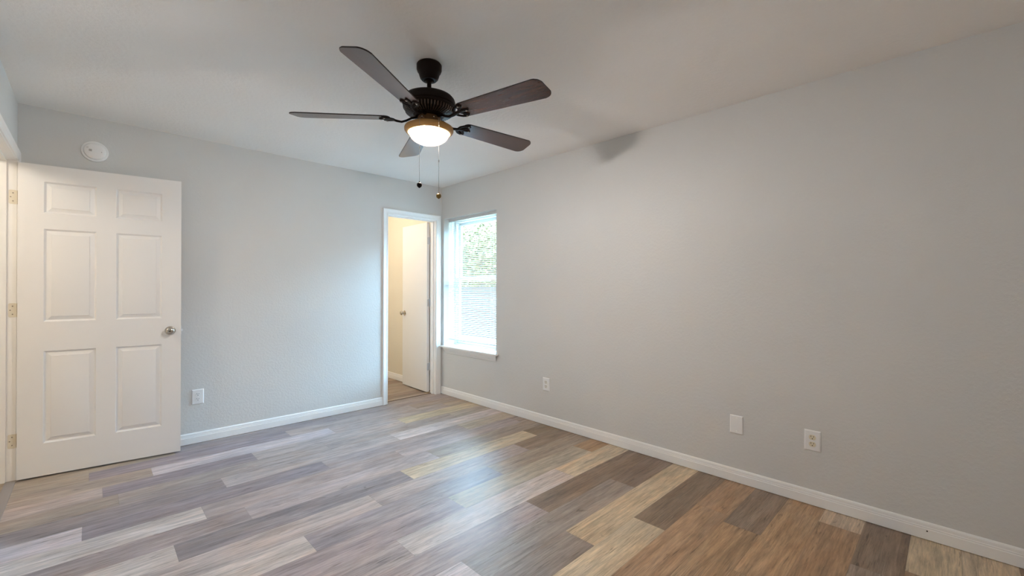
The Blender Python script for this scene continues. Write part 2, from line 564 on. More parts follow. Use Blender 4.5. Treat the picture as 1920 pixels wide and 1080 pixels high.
bm = bmesh.new(); box(bm, 1.4, XR, 6.3, 6.4, 0, H)
st(obj('wall_closet_back', bm, M_HALL), 'cream far wall of the little room beyond the narrow doorway')
bm = bmesh.new(); box(bm, XR - 0.006, XR, YB + WT, 6.3, 0, H)
st(obj('wall_closet_right', bm, M_HALL), 'cream wall seen through the narrow doorway beside its white door')
bm = bmesh.new(); box(bm, -1.75, -1.6, 1.7, 5.5, 0, H)
st(obj('wall_hall_left', bm, M_HALL), 'cream hallway wall seen through the left doorway')
bm = bmesh.new(); box(bm, -1.6, XL - WT, 5.4, 5.5, 0, H)
st(obj('wall_hall_back', bm, M_HALL), 'cream end wall of the hallway beyond the left doorway')
bm = bmesh.new(); box(bm, -1.6, XL - WT, 1.7, 1.8, 0, H)
st(obj('wall_hall_near', bm, M_HALL), 'cream near end wall of the hallway beyond the left doorway')
bm = bmesh.new(); box(bm, XL - WT - 0.1, XL - WT, YB, 5.4, 0, H)
st(obj('wall_hall_right', bm, M_HALL), 'cream hallway wall beyond the hinges of the left doorway')

# baseboards: (t = out of the wall, z) profile
BP = [(0, 0), (0.0125, 0), (0.0125, 0.050), (0.0105, 0.053), (0.0105, 0.056), (0.0115, 0.058), (0.0095, 0.063), (0.0095, 0.066), (0.0085, 0.075), (0.006, 0.081), (0.003, 0.0835), (0, 0.0835)]
def base_run(name, p0, p1, nrm, label, cut=(0, 0)):
    p0, p1, nrm = Vector((*p0, 0)), Vector((*p1, 0)), Vector((*nrm, 0))
    d = (p1 - p0).normalized()
    bm = bmesh.new()
    sweep(bm, [[p0 + nrm * t + d * t * cut[0] + Vector((0, 0, z + 0.003)) for t, z in BP], [p1 + nrm * t - d * t * cut[1] + Vector((0, 0, z + 0.003)) for t, z in BP]])
    return st(obj(name, bm, M_TRIM), label, 'baseboard')
base_run('baseboard_back', (XL, YB), (2.2115, YB), (0, -1), 'white baseboard along the back wall left of the narrow doorway')
base_run('baseboard_right', (XR, YB), (XR, YN), (-1, 0), 'white grooved baseboard along the long right wall', (0, 0))
bm = bmesh.new(); lathe(bm, [(0, 0), (0.0035, 0), (0.0035, 0.0004), (0, 0.0004)], 10)
xform(bm, Matrix.Translation((XR - 0.0129, 0.085, 0.045)) @ Matrix.Rotation(R(90), 4, 'Y'))
obj('nail_hole', bm, M_SLOT, bpy.data.objects['baseboard_right'])
base_run('baseboard_left', (XL, YN), (XL, 3.30), (1, 0), 'white baseboard along the left wall')
base_run('baseboard_near', (XR, YN), (XL, YN), (0, 1), 'white baseboard along the wall behind the viewpoint')
base_run('baseboard_closet', (XR - 0.006, 6.3), (XR - 0.006, YB + WT), (-1, 0), 'white baseboard inside the little room beyond the narrow doorway')
base_run('baseboard_hall', (-1.6, 1.8), (-1.6, 5.4), (1, 0), 'white baseboard of the hallway beyond the left doorway')

# door casings and jambs
CP = [(0.0, 0.0), (0.0, 0.008), (0.004, 0.0105), (0.010, 0.0105), (0.013, 0.0085), (0.030, 0.0115), (0.040, 0.0150), (0.046, 0.0165), (0.053, 0.0165), (0.057, 0.0140), (0.057, 0.0)]
def casing(name, a0, a1, z1, place, label, w0=1.0, w1=1.0):
    """U-shaped mitred casing round an opening a0..a1 up to z1; place(a, out, z) -> point; w0/w1 squeeze a leg's width"""
    bm = bmesh.new()
    rows = []
    rows.append([place(a0 - w * w0, t, 0.0006) for w, t in CP])
    rows.append([place(a0 - w * w0, t, z1 + w) for w, t in CP])
    rows.append([place(a1 + w * w1, t, z1 + w) for w, t in CP])
    rows.append([place(a1 + w * w1, t, 0.0006) for w, t in CP])
    sweep(bm, rows)
    return st(obj(name, bm, M_TRIM), label, 'door frame')
casing('trim_1', CD_X0 - 0.005, CD_X1 + 0.005, CD_Z + 0.005, lambda a, t, z: Vector((a, YB - t, z)), 'white moulded casing around the narrow doorway in the far corner')
casing('trim_2', ED_Y0 - 0.005, ED_Y1 + 0.003, ED_Z + 0.005, lambda a, t, z: Vector((XL + t, a, z)), 'white casing around the left doorway by the open panelled door', 1.0, 0.36)
def jamb(name, axis, t0, t1, a0, a1, z1, stop, label):
    bm = bmesh.new()
    def bb(p0, p1, q0, q1, z0, zz, bev=0.001):
        if axis == 'y':
            box(bm, p0, p1, q0, q1, z0, zz, bev, 1)
        else:
            box(bm, q0, q1, p0, p1, z0, zz, bev, 1)
    bb(a0 - JT, a0, t0, t1, 0.0005, z1 + JT)
    bb(a1, a1 + JT, t0, t1, 0.0005, z1 + JT)
    bb(a0, a1, t0, t1, z1, z1 + JT)
    bb(a0, a0 + 0.011, stop[0], stop[1], 0.0005, z1)
    bb(a1 - 0.011, a1, stop[0], stop[1], 0.0005, z1)
    bb(a0 + 0.011, a1 - 0.011, stop[0], stop[1], z1 - 0.011, z1)
    return st(obj(name, bm, M_TRIM), label, 'door frame')
jamb('trim_3', 'y', YB - 0.001, YB + WT + 0.001, CD_X0, CD_X1, CD_Z, (YB + 0.038, YB + 0.074), 'white jamb lining the narrow doorway in the far corner')
jamb('trim_4', 'x', XL - WT - 0.001, XL + 0.001, ED_Y0, ED_Y1, ED_Z, (XL - 0.078, XL - 0.042), 'white jamb lining the left doorway with three hinges')

# ------------------------------------------------------------------ door knob and hinge builders
def knob_bm(flip=1):
    """axis +x*flip from the door face at origin"""
    bm = bmesh.new()
    lathe(bm, [(0.0, 0.0), (0.031, 0.0), (0.0325, 0.002), (0.031, 0.005), (0.020, 0.008), (0.0135, 0.010), (0.0115, 0.018), (0.0125, 0.026), (0.019, 0.031),
               (0.0255, 0.038), (0.0275, 0.045), (0.0260, 0.052), (0.0200, 0.0575), (0.0120, 0.0595), (0.0115, 0.0580), (0.0, 0.0580)], 36)
    return xform(bm, Matrix.Rotation(R(90) * flip, 4, 'Y'))
def hinge_leaf(bm, x0, x1, y, z0, z1, th, sgn):
    """leaf plate in the x-z plane at y with rounded corners, facing sgn*y"""
    c = 0.007
    poly = []
    for cx, cz, a0 in ((x1 - c, z1 - c, 0), (x0 + c, z1 - c, 90), (x0 + c, z0 + c, 180), (x1 - c, z0 + c, 270)):
        for k in range(4):
            a = R(a0 + 30 * k)
            poly.append((cx + c * math.cos(a), cz + c * math.sin(a)))
    b2 = bmesh.new()
    prism(b2, poly, 0, th)
    xform(b2, Matrix(((1, 0, 0, 0), (0, 0, sgn, y), (0, 1, 0, 0), (0, 0, 0, 1))))
    me = bpy.data.meshes.new('tmp'); b2.to_mesh(me); b2.free()
    bm.from_mesh(me); bpy.data.meshes.remove(me)

# ------------------------------------------------------------------ entry door: six moulded panels
DW, DH, DT = 0.829, 2.036, 0.035
DA = math.atan2(4.076 - 4.174, 0.483 + 0.34)
door = empty('door_1', (-0.34, 4.174, 0.011), (0, 0, DA))
tag(door, 'white six-panel door swung open against the back wall', 'door', kind='structure')
bm = bmesh.new()
PX = [(0.115, 0.365), (0.466, 0.717)]
PZ = [(0.211, 0.815), (1.008, 1.617), (1.722, 1.928)]
def panelled_face(bm, y, sgn):
    xs = sorted({0.0, DW} | {v for q in PX for v in q})
    zs = sorted({0.0, DH} | {v for q in PZ for v in q})
    for i in range(len(xs) - 1):
        for j in range(len(zs) - 1):
            if any(abs(xs[i] - q[0]) < 1e-6 for q in PX) and any(abs(zs[j] - q[0]) < 1e-6 for q in PZ):
                x0, x1, z0, z1 = xs[i], xs[i + 1], zs[j], zs[j + 1]
                rings = []
                for o, d in ((0, 0), (0.003, 0.003), (0.009, 0.0115), (0.0125, 0.0120), (0.033, 0.0040), (0.0345, 0.0016), (0.037, 0.0012)):
                    rings.append([bm.verts.new((x, y + sgn * d, z)) for x, z in ((x0 + o, z0 + o), (x1 - o, z0 + o), (x1 - o, z1 - o), (x0 + o, z1 - o))])
                for a, b in zip(rings, rings[1:]):
                    for k in range(4):
                        l = (k + 1) % 4
                        bm.faces.new((a[k], a[l], b[l], b[k]))
                bm.faces.new(rings[-1])
            else:
                bm.faces.new([bm.verts.new(q) for q in ((xs[i], y, zs[j]), (xs[i + 1], y, zs[j]), (xs[i + 1], y, zs[j + 1]), (xs[i], y, zs[j + 1]))])
panelled_face(bm, 0.0, 1)
panelled_face(bm, DT, -1)
for q in (((0, 0, 0), (0, DT, 0), (0, DT, DH), (0, 0, DH)), ((DW, 0, 0), (DW, DT, 0), (DW, DT, DH), (DW, 0, DH)),
          ((0, 0, 0), (DW, 0, 0), (DW, DT, 0), (0, DT, 0)), ((0, 0, DH), (DW, 0, DH), (DW, DT, DH), (0, DT, DH))):
    bm.faces.new([bm.verts.new(v) for v in q])
bmesh.ops.remove_doubles(bm, verts=bm.verts[:], dist=1e-5)
obj('door_slab', bm, M_DOOR, door, 25)
kb = knob_bm(1)
kb = xform(kb, Matrix.Rotation(R(-90), 4, 'Z'))
kn = obj('knob', kb, M_NICKEL, door, 40, (0.765, -0.0005, 0.912)); kn['label'] = 'satin nickel knob'
bm = bmesh.new(); lathe(bm, [(0.0, 0.0), (0.005, 0.0), (0.005, 0.002), (0.0, 0.002)], 16)
kc = obj('keyhole', xform(bm, Matrix.Rotation(R(90), 4, 'X')), M_SLOT, kn, 40, (0, -0.0582, 0))
bm = bmesh.new(); lathe(bm, [(0.0, 0.0), (0.031, 0.0), (0.031, 0.005), (0.012, 0.009), (0.012, 0.02), (0.024, 0.026), (0.026, 0.034), (0.018, 0.042), (0.0, 0.044)], 32)
kb2 = obj('knob', xform(bm, Matrix.Rotation(R(-90), 4, 'X')), M_NICKEL, door, 40, (0.765, DT + 0.0003, 0.912))
bm = bmesh.new(); box(bm, DW, DW + 0.0015, 0.005, 0.030, 0.88, 0.944, 0.0006, 1); box(bm, DW + 0.001, DW + 0.012, 0.010, 0.024, 0.903, 0.921, 0.003)
la = obj('latch', bm, mat('bright_latch', (0.85, 0.86, 0.87), 0.3, 0.3), door); la['label'] = 'bright latch bolt on the free edge'
# hinges belong to the door; their leaves lie on the jamb face (y = ED_Y1)
rot = Matrix.Rotation(-DA, 4, 'Z')
inv = (Matrix.Translation((-0.34, 4.174, 0.011)) @ Matrix.Rotation(DA, 4, 'Z')).inverted()
for zc in (1.824, 1.097, 0.257):
    bm = bmesh.new()
    hinge_leaf(bm, XL - 0.034, XL + 0.001, ED_Y1 - 0.0002, zc - 0.045, zc + 0.045, 0.002, -1)
    tube(bm, [(XL + 0.006, ED_Y1 + 0.006, zc - 0.045), (XL + 0.006, ED_Y1 + 0.006, zc + 0.045)], 0.0055, 12)
    hb = obj('hinge', xform(bm, inv), M_HINGE, door); hb['label'] = 'paint-spattered beige hinge leaf'
    for sxx, szz in ((-0.026, 0.0), (-0.016, 0.026), (-0.016, -0.026)):
        b2 = bmesh.new()
        lathe(b2, [(0.0, 0.0), (0.0036, 0.0), (0.0030, 0.0009), (0.0, 0.0011)], 12)
        xform(b2, Matrix.Translation((XL + sxx, ED_Y1 - 0.0023, zc + szz)) @ Matrix.Rotation(R(90), 4, 'X'))
        obj('screw', xform(b2, inv), M_CHAIN, hb, 40)

# ------------------------------------------------------------------ closet door: plain slab, opened away from the room
CA = R(-92.5)      # turned about its pin from closed
PIN = Vector((CD_X1 - 0.002, YB + WT + 0.004, 0.012))
cdoor = empty('door_2', PIN, (0, 0, R(-2.5)))
tag(cdoor, 'plain flush white door opened inward in the narrow far doorway', 'door', kind='structure')
CW, CH = 0.604, 2.020
bm = bmesh.new(); box(bm, -0.037, -0.002, 0.004, 0.004 + CW, 0, CH, 0.0015, 1)
obj('door_slab', bm, M_DOOR, cdoor)
k = obj('knob', knob_bm(-1), M_NICKEL, cdoor, 40, (-0.0375, 0.004 + CW - 0.06, 0.918)); k['label'] = 'small satin nickel knob'
bm = bmesh.new(); lathe(bm, [(0.0, 0.0), (0.03, 0.0), (0.03, 0.005), (0.012, 0.009), (0.012, 0.02), (0.024, 0.026), (0.026, 0.034), (0.018, 0.042), (0.0, 0.044)], 32)
obj('knob', xform(bm, Matrix.Rotation(R(90), 4, 'Y')), M_NICKEL, cdoor, 40, (-0.0015, 0.004 + CW - 0.06, 0.918))
for zc in (1.80, 1.06, 0.30):
    bm = bmesh.new()
    tube(bm, [(0, 0, zc - 0.043), (0, 0, zc + 0.043)], 0.006, 12)
    for zz in (-0.0145, 0.0145):
        tube(bm, [(0, 0, zc + zz - 0.001), (0, 0, zc + zz + 0.001)], 0.0066, 12)
    tube(bm, [(0, 0, zc + 0.043), (0, 0, zc + 0.049)], [0.0065, 0.003], 12)
    hinge_leaf(bm, -0.034, 0.0, 0.0038, zc - 0.043, zc + 0.043, 0.002, -1)
    h = obj('hinge', bm, M_STEEL, cdoor, 40); h['label'] = 'grey steel hinge'

# ------------------------------------------------------------------ window, blind, sill
win = empty('window_1', (XR + 0.185, (WIN_Y0 + WIN_Y1) / 2, WIN_Z0))
tag(win, 'white single-hung window behind a mini blind near the far corner', 'window', kind='structure')
hw = (WIN_Y1 - WIN_Y0) / 2
hh = WIN_Z1 - WIN_Z0
ZM = 0.785
def frame_bm(y0, y1, z0, z1, w, x0, x1, wb=None):
    bm = bmesh.new()
    wb = wb or w
    box(bm, x0, x1, y0, y0 + w, z0, z1, 0.002, 1)
    box(bm, x0, x1, y1 - w, y1, z0, z1, 0.002, 1)
    box(bm, x0, x1, y0 + w, y1 - w, z0, z0 + wb, 0.002, 1)
    box(bm, x0, x1, y0 + w, y1 - w, z1 - w, z1, 0.002, 1)
    return bm
obj('window_frame', frame_bm(-hw + 0.0005, hw - 0.0005, 0.0005, hh - 0.0005, 0.035, -0.03, 0.045), M_VINYL, win)
us = obj('upper_sash', frame_bm(-hw + 0.036, hw - 0.036, ZM, hh - 0.036, 0.035, 0.012, 0.035), M_VINYL, win)
bm = bmesh.new(); box(bm, 0.021, 0.025, -hw + 0.07, hw - 0.07, ZM + 0.034, hh - 0.07)
obj('pane', bm, M_GLASS, us)
ls = obj('lower_sash', frame_bm(-hw + 0.036, hw - 0.036, 0.036, ZM + 0.04, 0.04, -0.014, 0.010), M_VINYL, win)
bm = bmesh.new(); box(bm, -0.004, 0.0, -hw + 0.075, hw - 0.075, 0.075, ZM + 0.001)
obj('pane', bm, M_GLASS, ls)
bm = bmesh.new(); box(bm, -0.034, -0.014, -0.03, 0.03, ZM + 0.02, ZM + 0.036, 0.003)
obj('sash_lock', bm, M_VINYL, ls)

# sill: stool with horns and a flared apron below it
sill = empty('trim_5', (XR, (WIN_Y0 + WIN_Y1) / 2, WIN_Z0))
tag(sill, 'white window sill with a flared moulded apron beneath', 'window sill', kind='structure')
bm = bmesh.new()
box(bm, -0.001, 0.154, -hw + 0.0005, hw - 0.0005, 0.0005, 0.018)
box(bm, -0.040, 0.0, -hw - 0.047, hw + 0.0330, 0.0005, 0.018, 0.006, 3)
obj('stool', bm, M_TRIM, sill, 40)
bm = bmesh.new()
AP = [(0.0, 0.0), (0.034, 0.0), (0.035, -0.006), (0.031, -0.010), (0.029, -0.020), (0.022, -0.034), (0.013, -0.044), (0.011, -0.050), (0.010, -0.058), (0.006, -0.0635), (0.0, -0.0635)]
rows = []
for (a, b) in ((-hw, -1), (hw - 0.062, 1)):
    rows.append([Vector((-t, a + b * t, z)) for t, z in AP])
sweep(bm, rows)
obj('apron', bm, M_TRIM, sill, 40)

# mini blind inside the reveal
blind = empty('window_blind', (XR + 0.078, (WIN_Y0 + WIN_Y1) / 2, WIN_Z1))
tag(blind, 'white horizontal mini blind lowered inside the window by the far corner', 'blind')
bw = hw - 0.006
bm = bmesh.new(); box(bm, -0.016, 0.016, -bw, bw, -0.0285, -0.0005, 0.002)
obj('headrail', bm, M_VINYL, blind)
PITCH, NS = 0.0212, 65
TILT = R(15)
bm = bmesh.new()
for i in range(NS):
    zc = -0.040 - PITCH * i
    pr = []
    for s in range(5):
        u = -1 + s * 0.5
        pr.append((0.0125 * u, 0.0018 * (1 - u * u)))
    top = [(x * math.cos(TILT) - z * math.sin(TILT), x * math.sin(TILT) + z * math.cos(TILT)) for x, z in pr]
    bot = [(x + 0.0004 * math.sin(TILT), z - 0.0006 * math.cos(TILT)) for x, z in top]
    loop = top + bot[::-1]
    sweep(bm, [[Vector((x, -bw + 0.002, zc + z)) for x, z in loop], [Vector((x, bw - 0.002, zc + z)) for x, z in loop]])
sl = obj('slats', bm, M_SLAT, blind, 40)
zb = -0.040 - PITCH * NS
bm = bmesh.new(); box(bm, -0.013, 0.013, -bw + 0.002, bw - 0.002, zb - 0.006, zb + 0.006, 0.003)
obj('bottom_rail', bm, M_VINYL, blind)
for yy in (bw - 0.14, -bw + 0.14):
    bm = bmesh.new()
    for xx in (-0.0135, 0.0135):
        tube(bm, [(xx, yy, -0.03), (xx, yy, zb)], 0.0006, 6)
    tube(bm, [(-0.0145, yy + 0.012, -0.03), (-0.0145, yy + 0.012, zb)], 0.0007, 6)
    obj('ladder_cord', bm, M_VINYL, blind)
bm = bmesh.new()
tube(bm, [(-0.020, bw - 0.062, -0.02), (-0.024, bw - 0.062, -0.05), (-0.024, bw - 0.062, -0.70)], [0.002, 0.0028, 0.0032], 8)
wd = obj('tilt_wand', bm, mat('grey_wand', (0.42, 0.43, 0.44), 0.3), blind, 40); wd['label'] = 'thin grey tilt wand'

# ------------------------------------------------------------------ ceiling fan
FAN = Vector((1.287, 1.953, H))
fan = empty('ceiling_fan', FAN)
tag(fan, 'dark bronze five-blade ceiling fan with a lit bowl lamp and two pull chains', 'ceiling fan')
bm = bmesh.new()
lathe(bm, [(0.0, -0.0005), (0.062, -0.0005), (0.066, -0.006), (0.066, -0.030), (0.062, -0.042), (0.056, -0.049), (0.052, -0.064), (0.047, -0.078), (0.038, -0.087), (0.026, -0.0875), (0.024, -0.080), (0.0, -0.080)], 48)
obj('canopy', bm, M_BRONZE, fan, 35)
bm = bmesh.new()
lathe(bm, [(0.0, -0.074), (0.016, -0.076), (0.022, -0.084), (0.021, -0.092), (0.014, -0.099), (0.0115, -0.101), (0.0115, -0.156), (0.017, -0.158), (0.022, -0.170), (0.0, -0.170)], 32)
obj('downrod', bm, M_BRONZE, fan, 35)
bm = bmesh.new()
lathe(bm, [(0.0, -0.161), (0.030, -0.162), (0.070, -0.165), (0.105, -0.171), (0.126, -0.181), (0.136, -0.193), (0.139, -0.204), (0.139, -0.222), (0.134, -0.225), (0.134, -0.229), (0.137, -0.232), (0.136, -0.240), (0.130, -0.243), (0.0, -0.243)], 64)
motor = obj('motor_housing', bm, M_BRONZE, fan, 35)
bm = bmesh.new()
for i in range(48):      # radial vent fins under the housing
    a0, a1 = 2 * math.pi * (i + 0.0) / 48, 2 * math.pi * (i + 0.5) / 48
    pts = []
    for r, z in ((0.132, -0.241), (0.124, -0.262), (0.082, -0.274), (0.070, -0.250)):
        pts.append([(r * math.cos(a), r * math.sin(a), z) for a in (a0, a1)])
    vs = [[bm.verts.new(q) for q in pr] for pr in pts]
    for a, b in zip(vs, vs[1:] + vs[:1]):
        bm.faces.new((a[0], a[1], b[1], b[0]))
    bm.faces.new([v[0] for v in vs]); bm.faces.new([v[1] for v in vs])
obj('vent_fins', bm, M_VENT, motor)
bm = bmesh.new()
lathe(bm, [(0.0, -0.242), (0.074, -0.242), (0.076, -0.262), (0.078, -0.277), (0.072, -0.283), (0.052, -0.286), (0.0, -0.286)], 48)
obj('flywheel', bm, M_BRONZE, fan, 35)
bm = bmesh.new()
lathe(bm, [(0.0, -0.284), (0.057, -0.284), (0.060, -0.288), (0.062, -0.334), (0.0, -0.335)], 40)
sw = obj('switch_housing', bm, M_NECK, fan, 35)
for a in (200, 260, 320, 80, 140):
    b2 = bmesh.new()
    lathe(b2, [(0.0, 0.0), (0.0045, 0.0), (0.0040, 0.003), (0.0, 0.004)], 12)
    xform(b2, Matrix.Rotation(R(a), 4, 'Z') @ Matrix.Translation((0.0598, 0, -0.299)) @ Matrix.Rotation(R(90), 4, 'Y'))
    obj('screw', b2, M_NICKEL, sw, 40)
bm = bmesh.new()      # pan and rim of the light
lathe(bm, [(0.0, -0.331), (0.058, -0.331), (0.090, -0.333), (0.116, -0.336), (0.126, -0.340), (0.1295, -0.347), (0.1290, -0.356), (0.1250, -0.363), (0.1180, -0.3685), (0.110, -0.3705), (0.106, -0.368), (0.106, -0.356), (0.0, -0.350)], 64)
rim = obj('light_rim', bm, mat('glow_tinted_rim', (0.42, 0.235, 0.075), 0.42, 0.2), fan, 35)  # rim colour is lightened to carry the glow of the lamp
bm = bmesh.new()
pr = [(0.105, -0.358), (0.105, -0.368)]
for i in range(1, 15):
    a = R(90 * i / 14)
    pr.append((0.105 * math.cos(a) ** 0.9 if i < 14 else 0.0, -0.368 - 0.061 * math.sin(a)))
lathe(bm, pr, 64)
bowl = obj('glass_bowl', bm, M_BOWL, fan, 60); bowl['label'] = 'glowing frosted glass bowl'

lamp('fan_bulb', 'POINT', FAN + Vector((0, 0, -0.384)), 25.5, (1.0, 0.952, 0.912), shadow_soft_size=0.043)
BLADE_Z = -0.292
def blade_poly():
    P = []
    r0, r1 = 0.205, 0.708
    w0, w1 = 0.054, 0.070
    c0, c1 = 0.030, 0.042
    def arc(cx, cy, rr, a0, a1, n=8):
        return [(cx + rr * math.cos(R(a0 + (a1 - a0) * k / n)), cy + rr * math.sin(R(a0 + (a1 - a0) * k / n))) for k in range(n + 1)]
    P += arc(r0 + c0, -w0 + c0, c0, 180, 270)
    P += arc(r1 - c1 - 0.008, -w1 + c1, c1, 270, 350)
    P += arc(r1 - c1, w1 - c1, c1, 5, 90)
    P += arc(r0 + c0, w0 - c0, c0, 90, 180)
    return P
def arm_parts():
    """flat scrolled bracket: curved neck from the flywheel to a three-lobed plate under the blade root"""
    bm = bmesh.new()
    tube(bm, [(0.060, 0, 0.006), (0.092, 0, 0.001), (0.120, 0, -0.012), (0.145, 0, -0.019), (0.170, 0, -0.015), (0.190, 0, -0.009), (0.210, 0, -0.0065)], [0.011, 0.011, 0.010, 0.010, 0.011, 0.011, 0.010], 10, 0.55)
    for s in (-1, 1):
        tube(bm, [(0.178, 0, -0.012), (0.186, 0.020 * s, -0.009), (0.203, 0.036 * s, -0.0075), (0.224, 0.043 * s, -0.0070), (0.240, 0.038 * s, -0.0070)], [0.008, 0.0085, 0.0085, 0.0085, 0.007], 10, 0.5)
        tube(bm, [(0.240, 0.038 * s, -0.007), (0.232, 0.026 * s, -0.007), (0.218, 0.017 * s, -0.007), (0.205, 0.008 * s, -0.007)], [0.0065, 0.006, 0.006, 0.006], 8, 0.5)
    tube(bm, [(0.205, 0, -0.0065), (0.235, 0, -0.0065), (0.262, 0, -0.0065)], [0.010, 0.009, 0.006], 10, 0.5)
    return bm
BA = [-4, 68, 140, 212, 284]
TW = R(-12)
for i, a in enumerate(BA):
    M = Matrix.Rotation(R(a), 4, 'Z')
    Mt = Matrix.Translation((0, 0, BLADE_Z)) @ Matrix.Rotation(TW, 4, 'X')
    if i == 0:
        bm = bmesh.new()
        prism(bm, blade_poly(), -0.0028, 0.0028, 0.0012)
        xform(bm, Mt)
        bl0 = obj('blade', bm, [M_BLADE, M_EDGE], fan)
        for f in bl0.data.polygons:
            f.material_index = 0 if abs(f.normal.z) > 0.9 else 1
        bm = arm_parts()
        xform(bm, Mt)
        ar0 = obj('blade_arm', bm, M_BRONZE, fan, 50)
        sc = []
        for sxx, syy in ((0.252, 0.0), (0.228, 0.041), (0.228, -0.041)):
            b2 = bmesh.new()
            lathe(b2, [(0.0, 0.0), (0.005, 0.0), (0.0045, -0.0025), (0.0, -0.0035)], 12)
            xform(b2, Mt @ Matrix.Translation((sxx, syy, -0.0105)))
            sc.append(obj('screw', b2, M_CHAIN, ar0, 40))
        bl0.rotation_euler = ar0.rotation_euler = (0, 0, R(a))
    else:
        for src in (bl0, ar0):
            c = copy_tree(src, fan)
            c.rotation_euler = (0, 0, R(a))

# pull chains hang just in front of the bowl on the side of the viewpoint
TOC = Vector((-FAN.x, -FAN.y, 0)).normalized()
SID = Vector((-TOC.y, TOC.x, 0))         # to the right seen from the viewpoint
def chain(lat, zend, bm_mat, name, label):
    pt = TOC * 0.137 + SID * lat
    near = TOC * 0.060 + SID * lat * 0.55
    path = [near + Vector((0, 0, -0.310)), near * 1.25 + Vector((0, 0, -0.313)), pt * 0.86 + Vector((0, 0, -0.326)), pt * 0.97 + Vector((0, 0, -0.338)), pt + Vector((0, 0, -0.355))]
    bm = bmesh.new()
    tube(bm, path, 0.0011, 6)
    z = -0.355
    while z > zend:
        bmesh.ops.create_icosphere(bm, subdivisions=1, radius=0.0013, matrix=Matrix.Translation(pt + Vector((0, 0, z))))
        z -= 0.0032
    tube(bm, [pt + Vector((0, 0, -0.355)), pt + Vector((0, 0, zend))], 0.0007, 6)
    c = obj('pull_chain', bm, M_CHAIN, fan)
    b2 = bmesh.new()
    lathe(b2, [(0.0, 0.018), (0.003, 0.018), (0.0035, 0.012), (0.008, 0.0105), (0.0115, 0.006), (0.0128, 0.0), (0.0115, -0.006), (0.008, -0.0105), (0.004, -0.0125), (0.0035, -0.0145), (0.0, -0.015)], 24)
    k = obj('pull_knob', b2, bm_mat, c, 60, pt + Vector((0, 0, zend - 0.012)))
    k['label'] = label
    b3 = bmesh.new()
    lathe(b3, [(0.0, 0.006), (0.002, 0.006), (0.0028, 0.003), (0.0028, -0.003), (0.002, -0.006), (0.0, -0.006)], 12)
    obj('connector', b3, M_NICKEL, c, 60, pt + Vector((0, 0, -0.492 if lat < 0 else -0.554)))
chain(-0.047, -0.668, M_BALL_DARK, 'pull_chain', 'black ball pull')
chain(0.0485, -0.719, M_BALL_BRASS, 'pull_chain', 'brass ball pull')

# ------------------------------------------------------------------ wall plates
def rot_place(o, loc, rz):
    o.location = loc
    o.rotation_euler = (0, 0, rz)
def plate_bm(w=0.080, h=0.118, t=0.006):
    bm = bmesh.new()
    o = 0.005
    rows = [[(-w / 2, -h / 2), (w / 2, -h / 2), (w / 2, h / 2), (-w / 2, h / 2)]]
    vb = [bm.verts.new((x, 0.0, z)) for x, z in rows[0]]
    v0 = [bm.verts.new((x, -0.002, z)) for x, z in rows[0]]
    v1 = [bm.verts.new((x * (1 - 2 * o / w), -t, z * (1 - 2 * o / h))) for x, z in rows[0]]
    for a, b in ((vb, v0), (v0, v1)):
        for k in range(4):
            l = (k + 1) % 4
            bm.faces.new((a[k], a[l], b[l], b[k]))
    bm.faces.new(v1); bm.faces.new(vb)
    bmesh.ops.bevel(bm, geom=[e for e in bm.edges if e.verts[0] in v1 or e.verts[1] in v1], offset=0.001, segments=2, affect='EDGES')
    return bm
def receptacle(zc, root, m):
    bm = bmesh.new()
    P = []
    for k in range(32):
        a = 2 * math.pi * k / 32
        P.append((0.0172 * math.cos(a), max(-0.0142, min(0.0142, 0.0172 * math.sin(a)))))
    prism(bm, P, 0.0, 0.0022, 0.0006)
    xform(bm, Matrix.Translation((0, -0.0058, zc)) @ Matrix.Rotation(R(90), 4, 'X'))
    r = obj('receptacle', bm, m, root)
    for x, h in ((-0.0064, 0.0085), (0.0064, 0.0070)):
        b2 = bmesh.new(); box(b2, x - 0.0012, x + 0.0012, -0.0084, -0.0075, zc + 0.0015, zc + 0.0015 + h)
        obj('slot', b2, M_SLOT, r)
    b2 = bmesh.new(); lathe(b2, [(0, 0), (0.0027, 0), (0.0027, 0.0009), (0, 0.0009)], 14)
    xform(b2, Matrix.Translation((0, -0.0075, zc - 0.0070)) @ Matrix.Rotation(R(90), 4, 'X'))
    obj('ground_hole', b2, M_SLOT, r)
def screw(root, z, m):
    b2 = bmesh.new(); lathe(b2, [(0, 0), (0.0033, 0), (0.0028, 0.0011), (0, 0.0013)], 14)
    xform(b2, Matrix.Translation((0, -0.0059, z)) @ Matrix.Rotation(R(90), 4, 'X'))
    obj('screw', b2, m, root, 40)
def outlet(loc, rz, label, m_rec):
    o = empty('electrical_outlet')
    tag(o, label, 'outlet', 'duplex outlets on the walls')
    obj('cover_plate', plate_bm(), M_PLASTIC, o)
    receptacle(0.0195, o, m_rec); receptacle(-0.0195, o, m_rec)
    screw(o, 0.0, M_PLASTIC)
    rot_place(o, loc, rz)
    return o
M_REC2 = mat('cream_receptacle', (0.76, 0.72, 0.65), 0.4)
outlet((0.611, YB - 0.0003, 0.370), 0, 'white duplex outlet on the back wall beside the panelled door', M_PLASTIC)
outlet((XR - 0.0003, 2.588, 0.370), R(-90), 'white duplex outlet low on the right wall, the one nearest the window', M_REC2)
outlet((XR - 0.0003, 0.560, 0.370), R(-90), 'white plate with two ivory sockets, nearest on the right wall', M_IVORY)
bp = empty('blank_wall_plate')
tag(bp, 'blank white cover plate low on the right wall beside the ivory-socket outlet', 'wall plate')
obj('cover_plate', plate_bm(), M_PLASTIC, bp)
screw(bp, 0.041, M_PLASTIC); screw(bp, -0.041, M_PLASTIC)
